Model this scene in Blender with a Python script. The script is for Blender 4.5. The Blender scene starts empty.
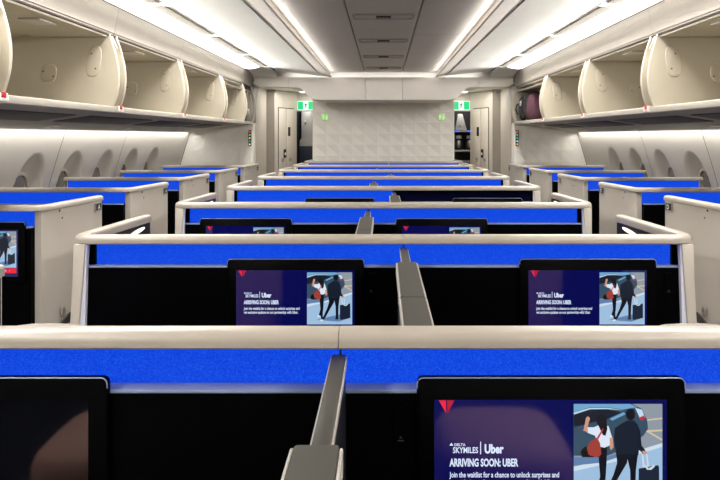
import bpy, bmesh, math, random
from mathutils import Vector, Matrix
random.seed(4)
PI = math.pi
SC = bpy.context.scene
COL = SC.collection

# ------------------------------------------------------------------ camera
cam_d = bpy.data.cameras.new('camera')
cam = bpy.data.objects.new('camera', cam_d); COL.objects.link(cam)
cam.location = (0, 0, 1.55); cam.rotation_euler = (PI/2, 0, 0)
cam_d.sensor_width = 36; cam_d.lens = 30            # 600 px focal length at 720 px
cam_d.shift_x = -23.5/720; cam_d.shift_y = -104/720
cam_d.clip_start = 0.02
SC.camera = cam
# ------------------------------------------------------------------ world, exposure
w = bpy.data.worlds.new('world'); SC.world = w; w.use_nodes = True
w.node_tree.nodes['Background'].inputs[0].default_value = (1, .95, .9, 1)
w.node_tree.nodes['Background'].inputs[1].default_value = 0.02
SC.view_settings.view_transform = 'Standard'; SC.view_settings.look = 'None'
SC.view_settings.gamma = 1; SC.view_settings.use_curve_mapping = False
SC.view_settings.exposure = 0.68
DIFFUSER = 2.0       # ceiling strip lights (emission strength)
COVE = 0.55          # LED line of the centre ceiling coves (W per m)
WASH = 1.6           # LED line washing each side wall (W per m)
KEY = 10.0            # the strip lights' throw into the cabin (W per m)
VEST = 4.0 
AISLE = 4.5          # LED line in the light trough washing the aisle ceiling (W per m)
#         # lamps over the vestibule beyond the header
Y0, YE = -2.0, 8.62  # the cabin from behind the camera to the header

def area(name, loc, sx, sy, power, direction, spread=180, col=(1, .975, .935)):
    l = bpy.data.lights.new(name, 'AREA'); l.shape = 'RECTANGLE'; l.size = sx; l.size_y = sy
    l.energy = power; l.color = col
    o = bpy.data.objects.new(name, l); COL.objects.link(o); o.location = loc
    d = Vector(direction).normalized()
    # local -Z -> d, local Y -> along world Y
    z = -d; y = Vector((0, 1, 0)); x = y.cross(z).normalized(); y = z.cross(x)
    o.rotation_euler = Matrix((x, y, z)).transposed().to_euler()
    l.spread = math.radians(spread)
    return o
LEN = YE - Y0
o = area('header_led', (0, YE+.03, 2.3945), 3.0, .01, .5, (0, .55, 1))
for s in (-1, 1):
    area('cove_led', (s*0.750, (Y0+YE)/2, 2.420), .012, LEN-.1, COVE*LEN, (-s*1, 0, .30))
    area('wall_wash_led', (s*2.745, (Y0+YE)/2, 1.598), .015, LEN-.1, WASH*LEN, (s*.25, 0, -1))
    area('trough_led', (s*1.838, (Y0+8.0)/2, 2.428), .02, 8.0-Y0, AISLE*10, (-s*1, 0, .14), 50)
    area('strip_light', (s*1.70, (Y0+8.0)/2, 2.445), .22, 8.0-Y0, KEY*10, (-s*.45, 0, -1), 165)
    area('galley_fill', (s*1.5, 10.9, 2.25), .3, .3, 5, (0, .1, -1))  # unseen fill added to brighten the galley beyond the passages
    area('vestibule_lamp', (s*1.45, 9.45, 2.27), .5, .5, VEST, (0, 0.0001, -1))

# ------------------------------------------------------------------ materials
def lin(c):
    c = c/255
    return c/12.92 if c <= .04045 else ((c+.055)/1.055)**2.4
def rgb(c): return (lin(c[0]), lin(c[1]), lin(c[2]), 1)
def mat(name, c, rough=.5, metal=0., spec=.5, vary=.04, scale=6., bump=0., bscale=300.):
    m = bpy.data.materials.new(name); m.use_nodes = True
    nt = m.node_tree; b = nt.nodes['Principled BSDF']
    col = rgb(c)
    b.inputs['Roughness'].default_value = rough; b.inputs['Metallic'].default_value = metal
    b.inputs['Specular IOR Level'].default_value = spec
    tc = nt.nodes.new('ShaderNodeTexCoord')
    n = nt.nodes.new('ShaderNodeTexNoise'); n.inputs['Scale'].default_value = scale; n.inputs['Detail'].default_value = 3
    nt.links.new(tc.outputs['Object'], n.inputs['Vector'])
    r = nt.nodes.new('ShaderNodeValToRGB')
    r.color_ramp.elements[0].position = .3; r.color_ramp.elements[1].position = .7
    r.color_ramp.elements[0].color = tuple(v*(1-vary) for v in col[:3])+(1,)
    r.color_ramp.elements[1].color = tuple(min(1, v*(1+vary)) for v in col[:3])+(1,)
    nt.links.new(n.outputs['Fac'], r.inputs['Fac']); nt.links.new(r.outputs['Color'], b.inputs['Base Color'])
    if bump:
        n2 = nt.nodes.new('ShaderNodeTexNoise'); n2.inputs['Scale'].default_value = bscale
        nt.links.new(tc.outputs['Object'], n2.inputs['Vector'])
        bp = nt.nodes.new('ShaderNodeBump'); bp.inputs['Strength'].default_value = bump; bp.inputs['Distance'].default_value = .002
        nt.links.new(n2.outputs['Fac'], bp.inputs['Height']); nt.links.new(bp.outputs['Normal'], b.inputs['Normal'])
    return m
def glow(name, c, strength=1., base=(5, 5, 8), rough=.12, spec=.5):
    m = bpy.data.materials.new(name); m.use_nodes = True
    b = m.node_tree.nodes['Principled BSDF']
    b.inputs['Base Color'].default_value = rgb(base); b.inputs['Roughness'].default_value = rough
    b.inputs['Specular IOR Level'].default_value = spec
    b.inputs['Emission Color'].default_value = rgb(c); b.inputs['Emission Strength'].default_value = strength
    return m
def glow_textured(name, c1, c2, strength, scale):
    m = glow(name, c1, strength, base=(6, 10, 40), rough=.7, spec=.08)
    nt = m.node_tree; b = nt.nodes['Principled BSDF']
    tc = nt.nodes.new('ShaderNodeTexCoord')
    n = nt.nodes.new('ShaderNodeTexNoise'); n.inputs['Scale'].default_value = scale; n.inputs['Detail'].default_value = 4
    n.inputs['Roughness'].default_value = .75
    r = nt.nodes.new('ShaderNodeValToRGB')
    r.color_ramp.elements[0].position = .42; r.color_ramp.elements[1].position = .72
    r.color_ramp.elements[0].color = rgb(c1); r.color_ramp.elements[1].color = rgb(c2)
    nt.links.new(tc.outputs['Object'], n.inputs['Vector']); nt.links.new(n.outputs['Fac'], r.inputs['Fac'])
    nt.links.new(r.outputs['Color'], b.inputs['Emission Color'])
    return m

M = {}
M['shell'] = mat('suite_shell_beige', (188, 181, 171), .42, spec=.4, vary=.02)
M['rail'] = mat('rail_beige', (164, 156, 145), .32, spec=.5, vary=.02)
M['seam'] = mat('seam_dark', (60, 55, 52), .6)
M['black'] = mat('panel_black', (2, 2, 4), .4, spec=.04, vary=.2)
M['bezel'] = mat('bezel_black', (2, 2, 3), .35, spec=.04, vary=.1)
M['ledge'] = mat('ledge_bluegrey', (132, 146, 178), .25, spec=.6)
M['trim'] = mat('post_trim_lit_pale', (215, 218, 238), .3)  # lavender tint stands for blue-white light reflected by the trim
M['inner'] = mat('wing_inner_navy', (34, 31, 34), .35, spec=.3)
M['blue'] = glow_textured('accent_blue_glow', (0, 50, 205), (34, 104, 246), .66, 420)  # emission stands in for blue LEDs shining on the textile band
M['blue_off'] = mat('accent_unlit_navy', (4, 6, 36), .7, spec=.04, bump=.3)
M['divgrey'] = mat('divider_grey', (60, 58, 52), .5, vary=.04)
M['divside'] = mat('divider_side_dark', (26, 28, 36), .35)
M['divedge'] = mat('divider_edge_highlight', (172, 166, 156), .4)
M['bin'] = mat('bin_cream', (176, 168, 151), .5, vary=.03)
M['binrim'] = mat('bin_rim_pale', (180, 173, 162), .4)
M['fascia'] = mat('fascia_warm_grey', (154, 147, 139), .45, vary=.02)
M['under'] = mat('bin_underside_grey', (146, 140, 137), .5)
M['vent'] = mat('vent_dark', (74, 68, 66), .6)
M['doorgrey'] = mat('bin_door_edge_grey', (128, 120, 112), .45)
M['red'] = mat('latch_red', (176, 22, 30), .4)
M['screw'] = mat('screw_dark', (60, 52, 45), .4)
M['wall'] = mat('sidewall_cream', (190, 184, 174), .5, vary=.02, scale=3)
M['bulk'] = mat('bulkhead_cream', (242, 238, 229), .5, vary=.03)
M['header'] = mat('header_cream', (240, 234, 226), .45, vary=.02)
M['ceil'] = mat('ceiling_grey_white', (194, 187, 180), .5, vary=.03, scale=2)
M['aisle'] = mat('aisle_ceiling_white', (242, 241, 237), .4, vary=.02)
M['beam'] = mat('cove_beam_warm', (243, 237, 231), .45)
M['gap'] = mat('gap_dark', (62, 56, 52), .7)
M['slot'] = mat('slot_grey', (150, 143, 138), .5)
M['ins'] = mat('light_insert_grey', (132, 127, 120), .5)
M['diff'] = glow('diffuser_lit', (255, 250, 240), DIFFUSER, base=(230, 230, 225), rough=.5)
M['ledline'] = glow('led_line_lit', (255, 244, 226), 1.6, base=(230, 230, 225), rough=.5)
M['floor'] = mat('carpet_navy', (32, 36, 52), .95, spec=.1, vary=.25, scale=60, bump=.6)
M['column'] = mat('column_shade_taupe', (146, 138, 128), .5)
M['lav'] = mat('lavatory_cream', (196, 188, 177), .45, vary=.02)
M['metal'] = mat('brushed_metal', (176, 172, 168), .3, metal=.8)
M['frame'] = mat('window_frame_beige', (188, 178, 164), .25, spec=.7)
M['pane'] = mat('window_pane_grey', (136, 130, 124), .12, spec=.7)
M['navy'] = mat('galley_navy', (14, 24, 40), .6)
M['silver'] = mat('galley_silver', (168, 164, 158), .4, metal=.2)
M['dark'] = mat('galley_black', (14, 14, 16), .5)
M['white'] = mat('white_plastic', (238, 236, 230), .4)
M['mauve'] = mat('bag_mauve_cloth', (84, 56, 66), .9, spec=.15, vary=.14, scale=40, bump=.5, bscale=160)
M['bagblack'] = mat('bag_black_nylon', (22, 22, 26), .7, vary=.3, scale=30)
M['buckle'] = mat('bag_buckle_grey', (150, 150, 150), .4)
M['seat'] = mat('seat_shell_grey', (140, 134, 128), .6)
M['leather'] = mat('seat_leather_rose', (186, 142, 132), .6, vary=.06)
M['exit_g'] = glow('exit_green', (10, 214, 130), .7)
M['exit_w'] = glow('exit_white', (236, 255, 246), .8)
M['exit_d'] = mat('exit_pictogram_green', (10, 110, 70), .5)
M['lavgreen'] = glow('lav_green', (130, 226, 96), .85)
M['lamp'] = glow('reading_lamp_warm', (255, 238, 210), 1.6)
M['lampoff'] = mat('reading_lamp_lens', (206, 202, 196), .25)
for nme, c, st in (('ind_red', (240, 70, 60), .9), ('ind_green', (60, 200, 110), .9), ('ind_amber', (236, 180, 90), .8),
                   ('ind_teal', (70, 190, 200), .6), ('ind_white', (225, 225, 220), .7), ('blue_led', (40, 90, 255), 1.6)):
    M[nme] = glow(nme, c, st)
# screen inks (all lit by the screen itself)
M['scr'] = glow('screen_navy', (6, 9, 78), .62, rough=.06, spec=.9)
M['scr_off'] = mat('screen_off_glass', (3, 3, 4), .05, spec=.9, vary=0)
M['ink_w'] = glow('ink_white', (214, 226, 248), .66, rough=.3)
M['ink_r'] = glow('ink_red', (232, 30, 56), .66, rough=.3)
M['ink_r2'] = glow('ink_dark_red', (176, 14, 44), .66, rough=.3)
INK = dict(road=(142, 152, 164), walk=(158, 190, 222), kerb=(206, 222, 236), car=(52, 78, 98), roof=(112, 166, 206), glass=(18, 26, 40),
           hi=(190, 220, 240), tail=(196, 44, 52), line=(212, 196, 160), navy=(16, 26, 44), black=(10, 12, 22), skin=(206, 150, 128),
           shirt=(220, 230, 244), bag=(158, 62, 52), case=(24, 34, 54), grip=(206, 218, 230), tyre=(12, 14, 20), shadow=(96, 128, 170))
for k, c in INK.items(): M['p_'+k] = glow('picture_'+k, c, .62, rough=.3)

# ------------------------------------------------------------------ object helpers
def wloc(o):
    v = Vector((0, 0, 0))
    while o: v += o.location; o = o.parent
    return v
class MB:
    """Collects shapes in world coordinates, links them as ONE mesh object."""
    def __init__(s, sx=1): s.bm = bmesh.new(); s.sx = sx; s.mi = 0
    def _merge(s, t):
        for f in t.faces: f.material_index = s.mi
        me = bpy.data.meshes.new('tmp'); t.to_mesh(me); t.free(); s.bm.from_mesh(me); bpy.data.meshes.remove(me); return s
    def box(s, x0, x1, y0, y1, z0, z1, bev=0., seg=2):
        t = bmesh.new(); bmesh.ops.create_cube(t, size=1)
        for v in t.verts:
            v.co = (x0+(x1-x0)*(v.co.x+.5), y0+(y1-y0)*(v.co.y+.5), z0+(z1-z0)*(v.co.z+.5))
        if bev: bmesh.ops.bevel(t, geom=list(t.edges), offset=bev, segments=seg, affect='EDGES', profile=.5)
        return s._merge(t)
    def prism(s, pts, axis, a, b, bev=0.):
        """polygon pts extruded along axis ('x': pts=(y,z), 'y': (x,z), 'z': (x,y)) from a to b"""
        t = bmesh.new()
        mk = {'x': lambda p, q: (q, p[0], p[1]), 'y': lambda p, q: (p[0], q, p[1]), 'z': lambda p, q: (p[0], p[1], q)}[axis]
        A = [t.verts.new(mk(p, a)) for p in pts]; B = [t.verts.new(mk(p, b)) for p in pts]
        n = len(pts)
        t.faces.new(A); t.faces.new(B[::-1])
        for i in range(n): t.faces.new((A[i], B[i], B[(i+1) % n], A[(i+1) % n]))
        bmesh.ops.recalc_face_normals(t, faces=list(t.faces))
        if bev: bmesh.ops.bevel(t, geom=list(t.edges), offset=bev, segments=2, affect='EDGES', profile=.5)
        return s._merge(t)
    def sweep(s, path, sec):
        """closed section (side, z) swept along a 2-D path; side is measured to the right of travel"""
        t = bmesh.new(); P = [Vector(p) for p in path]; rings = []
        for i, p in enumerate(P):
            d = []
            if i: d.append((P[i]-P[i-1]).normalized())
            if i < len(P)-1: d.append((P[i+1]-P[i]).normalized())
            ns = [Vector((q.y, -q.x)) for q in d]
            n = sum(ns, Vector((0, 0))).normalized(); k = 1/max(.3, n.dot(ns[0]))
            rings.append([t.verts.new((p.x+n.x*k*a, p.y+n.y*k*a, z)) for a, z in sec])
        m = len(sec)
        for r, q in zip(rings, rings[1:]):
            for j in range(m): t.faces.new((r[j], r[(j+1) % m], q[(j+1) % m], q[j]))
        t.faces.new(rings[0]); t.faces.new(rings[-1][::-1])
        bmesh.ops.recalc_face_normals(t, faces=list(t.faces))
        return s._merge(t)
    def surf(s, rows, closed=False):
        """grid of points -> open surface"""
        t = bmesh.new(); R = [[t.verts.new(p) for p in r] for r in rows]
        for a, b in zip(R, R[1:]):
            n = len(a)
            for j in range(n if closed else n-1): t.faces.new((a[j], a[(j+1) % n], b[(j+1) % n], b[j]))
        return s._merge(t)
    def poly(s, pts):
        t = bmesh.new(); t.faces.new([t.verts.new(p) for p in pts]); return s._merge(t)
    def tube(s, path, r, n=8):
        P = [Vector(p) for p in path]; t = bmesh.new(); rings = []
        rr = r if isinstance(r, (list, tuple)) else [r]*len(P)
        for i, p in enumerate(P):
            d = (P[min(i+1, len(P)-1)]-P[max(i-1, 0)]).normalized()
            u = d.cross(Vector((0, 0, 1)) if abs(d.z) < .9 else Vector((1, 0, 0))).normalized(); v = d.cross(u)
            rings.append([t.verts.new(p+(u*math.cos(2*PI*k/n)+v*math.sin(2*PI*k/n))*rr[i]) for k in range(n)])
        for a, b in zip(rings, rings[1:]):
            for j in range(n): t.faces.new((a[j], a[(j+1) % n], b[(j+1) % n], b[j]))
        t.faces.new(rings[0]); t.faces.new(rings[-1][::-1])
        bmesh.ops.recalc_face_normals(t, faces=list(t.faces))
        return s._merge(t)
    def blob(s, c, r, p=2.4, nu=24, nv=14, fn=None):
        """superellipsoid, optional fn(v)->v"""
        t = bmesh.new(); sg = lambda x, e: math.copysign(abs(x)**e, x); e = 2/p
        rows = []
        for i in range(nv+1):
            a = -PI/2+PI*i/nv; row = []
            for j in range(nu):
                b = 2*PI*j/nu
                v = Vector((sg(math.cos(a), e)*sg(math.cos(b), e)*r[0], sg(math.cos(a), e)*sg(math.sin(b), e)*r[1], sg(math.sin(a), e)*r[2]))
                if fn: v = fn(v)
                row.append(t.verts.new(v+Vector(c)))
            rows.append(row)
        for a, b in zip(rows, rows[1:]):
            for j in range(nu): t.faces.new((a[j], a[(j+1) % nu], b[(j+1) % nu], b[j]))
        bmesh.ops.remove_doubles(t, verts=list(t.verts), dist=1e-5)
        bmesh.ops.recalc_face_normals(t, faces=list(t.faces))
        return s._merge(t)
    def mesh(s, me, mx):
        t = bmesh.new(); t.from_mesh(me); bmesh.ops.transform(t, matrix=mx, verts=list(t.verts)); return s._merge(t)
    def build(s, name, mats, parent=None, angle=35, **props):
        if not isinstance(mats, (list, tuple)): mats = [mats]
        if s.sx < 0:
            for v in s.bm.verts: v.co.x = -v.co.x
            bmesh.ops.reverse_faces(s.bm, faces=list(s.bm.faces))
        off = wloc(parent) if parent else Vector((0, 0, 0))
        org = Vector((0, 0, 0))
        if not parent and s.bm.verts:          # a single-mesh thing: origin at its base
            xs = [v.co for v in s.bm.verts]
            org = Vector((sum(c.x for c in xs)/len(xs), sum(c.y for c in xs)/len(xs), min(c.z for c in xs)))
            off = org
        for v in s.bm.verts: v.co -= off
        me = bpy.data.meshes.new(name); s.bm.to_mesh(me); s.bm.free()
        for m in mats: me.materials.append(m)
        for p in me.polygons: p.use_smooth = True
        me.set_sharp_from_angle(angle=math.radians(angle))
        o = bpy.data.objects.new(name, me); COL.objects.link(o); o.location = org
        if parent: o.parent = parent
        for k, v in props.items(): o[k] = v
        return o
def thing(name, label, cat, loc, group=None):
    o = bpy.data.objects.new(name, None); COL.objects.link(o); o.location = loc; o.empty_display_size = .1
    o['label'] = label; o['category'] = cat
    if group: o['group'] = group
    return o
def tag(o, label, cat, group=None):
    o['label'] = label; o['category'] = cat
    if group: o['group'] = group
    return o
def copy_tree(o, parent=None):
    c = o.copy(); COL.objects.link(c)
    if parent: c.parent = parent
    for ch in list(o.children): copy_tree(ch, c)
    return c
def struct(o): o['kind'] = 'structure'; return o
def rrect(w0, w1, h0, h1, r, n=5):
    out = []
    for cx, cy, a0 in ((w1-r, h1-r, 0), (w0+r, h1-r, 90), (w0+r, h0+r, 180), (w1-r, h0+r, 270)):
        for k in range(n+1):
            a = math.radians(a0+90*k/n); out.append((cx+r*math.cos(a), cy+r*math.sin(a)))
    return out
def arc(c, r, a0, a1, n=6): return [(c[0]+r*math.cos(math.radians(a0+(a1-a0)*k/n)), c[1]+r*math.sin(math.radians(a0+(a1-a0)*k/n))) for k in range(n+1)]
def oval(cx, cy, rx, ry, n=28, p=2.6):
    sg = lambda x, e: math.copysign(abs(x)**e, x)
    return [(cx+rx*sg(math.cos(2*PI*k/n), 2/p), cy+ry*sg(math.sin(2*PI*k/n), 2/p)) for k in range(n)]
_txt = {}
def text_mesh(body, bold=0.):
    """flat lettering, 1 unit cap-size, starting at x=0 on the baseline"""
    if (body, bold) in _txt: return _txt[(body, bold)]
    cu = bpy.data.curves.new('lettering', 'FONT'); cu.body = body; cu.size = 1; cu.offset = bold; cu.resolution_u = 3
    o = bpy.data.objects.new('lettering', cu); COL.objects.link(o)
    bpy.context.view_layer.update()
    dg = bpy.context.evaluated_depsgraph_get()
    me = bpy.data.meshes.new_from_object(o.evaluated_get(dg))
    bpy.data.objects.remove(o)
    xs = [v.co.x for v in me.vertices]
    _txt[(body, bold)] = (me, min(xs), max(xs)); return _txt[(body, bold)]
def put_text(mb, body, x0, x1, z, h, y, bold=0.):
    """lettering facing -y, fitted between x0 and x1, baseline z, letter size h"""
    me, a, b = text_mesh(body, bold); k = (x1-x0)/(b-a)
    mb.mesh(me, Matrix(((k, 0, 0, x0-a*k), (0, 0, -1, y), (0, h, 0, z), (0, 0, 0, 1))))

# ================================================================== SETTING
def strip(name, mat_, pts, sx, y0=Y0, y1=YE, th=None, **kw):
    return MB(sx).prism(pts, 'y', y0, y1).build(name, mat_, **kw)
struct(MB().box(-3.0, 3.0, Y0, 12.6, -.05, 0).build('floor', M['floor']))
struct(MB().box(-3.1, 3.1, Y0-.05, Y0, 0, 2.6).build('wall_back', M['bulk']))
# centre ceiling: three lanes with thin dark gaps and cross joints
def ceil_lane(x0, x1, ys):
    m = MB()
    for a, b in zip(ys, ys[1:]): m.box(x0, x1, a+.003, b-.003, 2.47, 2.50, .0025, 1)
    return m
cross = [Y0, -1.12, .19, 1.5, 2.81, 4.12, 5.44, 6.73, 8.06, YE+.07]
struct(ceil_lane(-.264, .264, [Y0, 1.7, 2.85, 4.0, 5.15, 6.33, 7.5, YE+.07]).build('ceiling', M['ceil']))
for s in (-1, 1):
    m = MB(s); m.mi = 0
    for a, b in zip(cross, cross[1:]): m.box(.275, .86, a+.003, b-.003, 2.47, 2.50, .0025, 1)
    struct(m.build('ceiling', M['ceil']))
    ais = [Y0, -1.55, -.25, 1.05, 2.3, 3.55, 4.8, 6.05, 7.3, YE+.07]
    m = MB(s)
    prof = [(.90, 2.412), (1.02, 2.428), (1.15, 2.442), (1.30, 2.456), (1.40, 2.464), (1.504, 2.47)]
    for a, b in zip(ais, ais[1:]):
        m.prism(prof+[(x, z+.02) for x, z in prof[::-1]], 'y', a+.002, b-.002)
    struct(m.build('ceiling', M['aisle']))
    # beam that hides the cove light
    struct(MB(s).prism([(.897, 2.4175), (.745, 2.385), (.736, 2.389), (.735, 2.400), (.765, 2.410), (.765, 2.468), (.897, 2.468)], 'y', Y0, YE-.1).build('trim_1', M['beam']))
    struct(MB(s).prism([(.7355, 2.4005), (.735, 2.4015), (.746, 2.4055), (.747, 2.4045)], 'y', Y0, YE-.12).build('trim_2', M['ledline']))
    # dark backing above the gaps
    struct(MB(s).box(.25, 1.56, Y0, YE, 2.503, 2.52).build('ceiling', M['gap']))
struct(MB().box(-.25, .25, Y0, YE, 2.503, 2.52).build('ceiling', M['gap']))

# side walls with the funnel-shaped window recesses
WIN = [4.95+.645*k for k in range(-4, 5)]       # window centres
def wall_x(z):
    P = [(0, 2.72), (.3, 2.86), (.8, 2.955), (1.1, 2.94), (1.18, 2.922), (1.4, 2.855), (1.57, 2.80), (1.62, 2.785)]
    for (a, xa), (b, xb) in zip(P, P[1:]):
        if a <= z <= b:
            t = (z-a)/(b-a); return xa+(xb-xa)*t
    return P[-1][1]
def recess(y, z):
    y0 = min(WIN, key=lambda c: abs(c-y))
    yy = (y-y0)/.205; zz = (z-1.105)/.30
    yy /= (1-.12*max(0, zz))                       # narrower towards the top
    r = (abs(yy)**2.2+abs(zz)**2.2)**(1/2.2)
    return .115*(1-r**3) if r < 1 else 0.
WY0 = 2.0
for s, nm in ((-1, 'wall_left'), (1, 'wall_right')):
    m = MB(s)
    zs = [0, .3, .6]+[.78+.0125*k for k in range(53)]+[1.47, 1.52, 1.57, 1.62]
    ny = int((YE+.03-WY0)/.0125)
    rows = []
    for i in range(ny+1):
        y = WY0+(YE+.03-WY0)*i/ny
        rows.append([(wall_x(z)+recess(y, z), y, z) for z in zs])
    m.surf(rows)
    m.surf([[(wall_x(z), y, z) for z in (0, .3, .8, 1.1, 1.2, 1.4, 1.62)] for y in (Y0, 0, WY0)])
    struct(m.build(nm, M['wall'], angle=50))
    # panel joints
    for y in (3.98, 5.27, 6.54):
        zz = [.8, 1.1, 1.18, 1.4, 1.57, 1.61]
        struct(MB(s).surf([[(wall_x(z)-.0012, y+d, z) for z in zz] for d in (-.004, .004)]).build('trim_3', M['seam']))
    # panes
    n = 0
    for y in [c for c in WIN if c > 4.0 and c < 8.0]:
        n += 1
        ring = MB(s)
        A = oval(y, 1.045, .148, .205, 40); B = oval(y, 1.045, .122, .178, 40)
        rows = []
        for q, dx in ((A, .125), (A, .088), (B, .082), (B, .125)):
            rows.append([(wall_x(1.1)+dx-(p[1]-1.045)*.18, p[0], p[1]) for p in q])
        ring.surf(rows, True)
        f = struct(ring.build('window_%d' % (n+(0 if s < 0 else 10)), M['frame']))
        MB(s).poly([(wall_x(1.1)+.104-(p[1]-1.045)*.18, p[0], p[1]) for p in B]).build('window_pane', M['pane'], f)

# ================================================================== end of the cabin
def facets(m, x0, x1, z0, z1, nx, nz, y, amp):
    """rows of square tiles, each split by a diagonal into two tilted triangles"""
    t = bmesh.new(); w, h = (x1-x0)/nx, (z1-z0)/nz
    for i in range(nx):
        for j in range(nz):
            xa, za = x0+w*i, z0+h*j
            P = [(xa, za), (xa+w, za), (xa+w, za+h), (xa, za+h)]
            k = 1 if (i*7+j*5) % 3 else .7
            F = [t.verts.new((p[0], y-amp*d*k, p[1])) for p, d in zip(P, (.55, .1, 1, .1))]
            B = [t.verts.new((p[0], y+.012, p[1])) for p in P]
            t.faces.new((F[0], F[1], F[3])); t.faces.new((F[1], F[2], F[3]))
            for q in range(4): t.faces.new((F[q], B[q], B[(q+1) % 4], F[(q+1) % 4]))
    m._merge(t); return m
YB = 9.45
m = MB(); m.box(-1.115, 1.115, YB+.01, YB+.9, 0, 2.28)
m.box(-1.115, -1.095, YB-.008, YB+.01, 0, 2.28); m.box(1.095, 1.115, YB-.008, YB+.01, 0, 2.28)
facets(m, -1.095, 1.095, 0.37, 2.28, 11, 11, YB, .016)
facets(m, -1.095, 1.095, 0, .37, 11, 2, YB, .016)
struct(m.build('wall_front', M['bulk'], angle=1))
# header over the end of the cabin
YH = 8.60
hz = 2.392
for a, b in ((-.252, .270),):
    struct(MB().box(a+.002, b-.002, YH, YH+.8, 2.067, hz, .003, 1).build('trim_4', M['header']))
for s in (-1, 1):
    xi = .252 if s < 0 else .270
    pts = [(xi+.002, 2.067), (.93, 2.067), (1.0, 2.075), (1.06, 2.10), (1.11, 2.15), (1.15, 2.20), (1.19, 2.232), (1.24, 2.247), (1.356, 2.247), (1.356, hz), (xi+.002, hz)]
    struct(MB(s).prism(pts, 'y', YH, YH+.8, .003).build('trim_4', M['header']))
    struct(MB(s).prism([(1.36, 2.247), (1.80, 2.262), (1.86, 2.30), (1.87, hz+.06), (1.36, hz)], 'y', YH, YH+.25, .003).build('trim_4', M['header']))
# cream band over the header
m = MB()
for a, b in ((-1.6, -.78), (-.775, .785), (.79, 1.6)): m.box(a, b, YH+.10, YH+.14, hz-.01, 2.50, .003, 1)
struct(m.build('trim_5', M['aisle']))
struct(MB().box(-3.0, 3.0, YH+.15, 12.6, 2.30, 2.34).build('ceiling', M['aisle']))
struct(MB().box(-3.1, 3.1, 12.5, 12.6, 0, 2.4).build('wall_galley', M['navy']))

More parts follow.
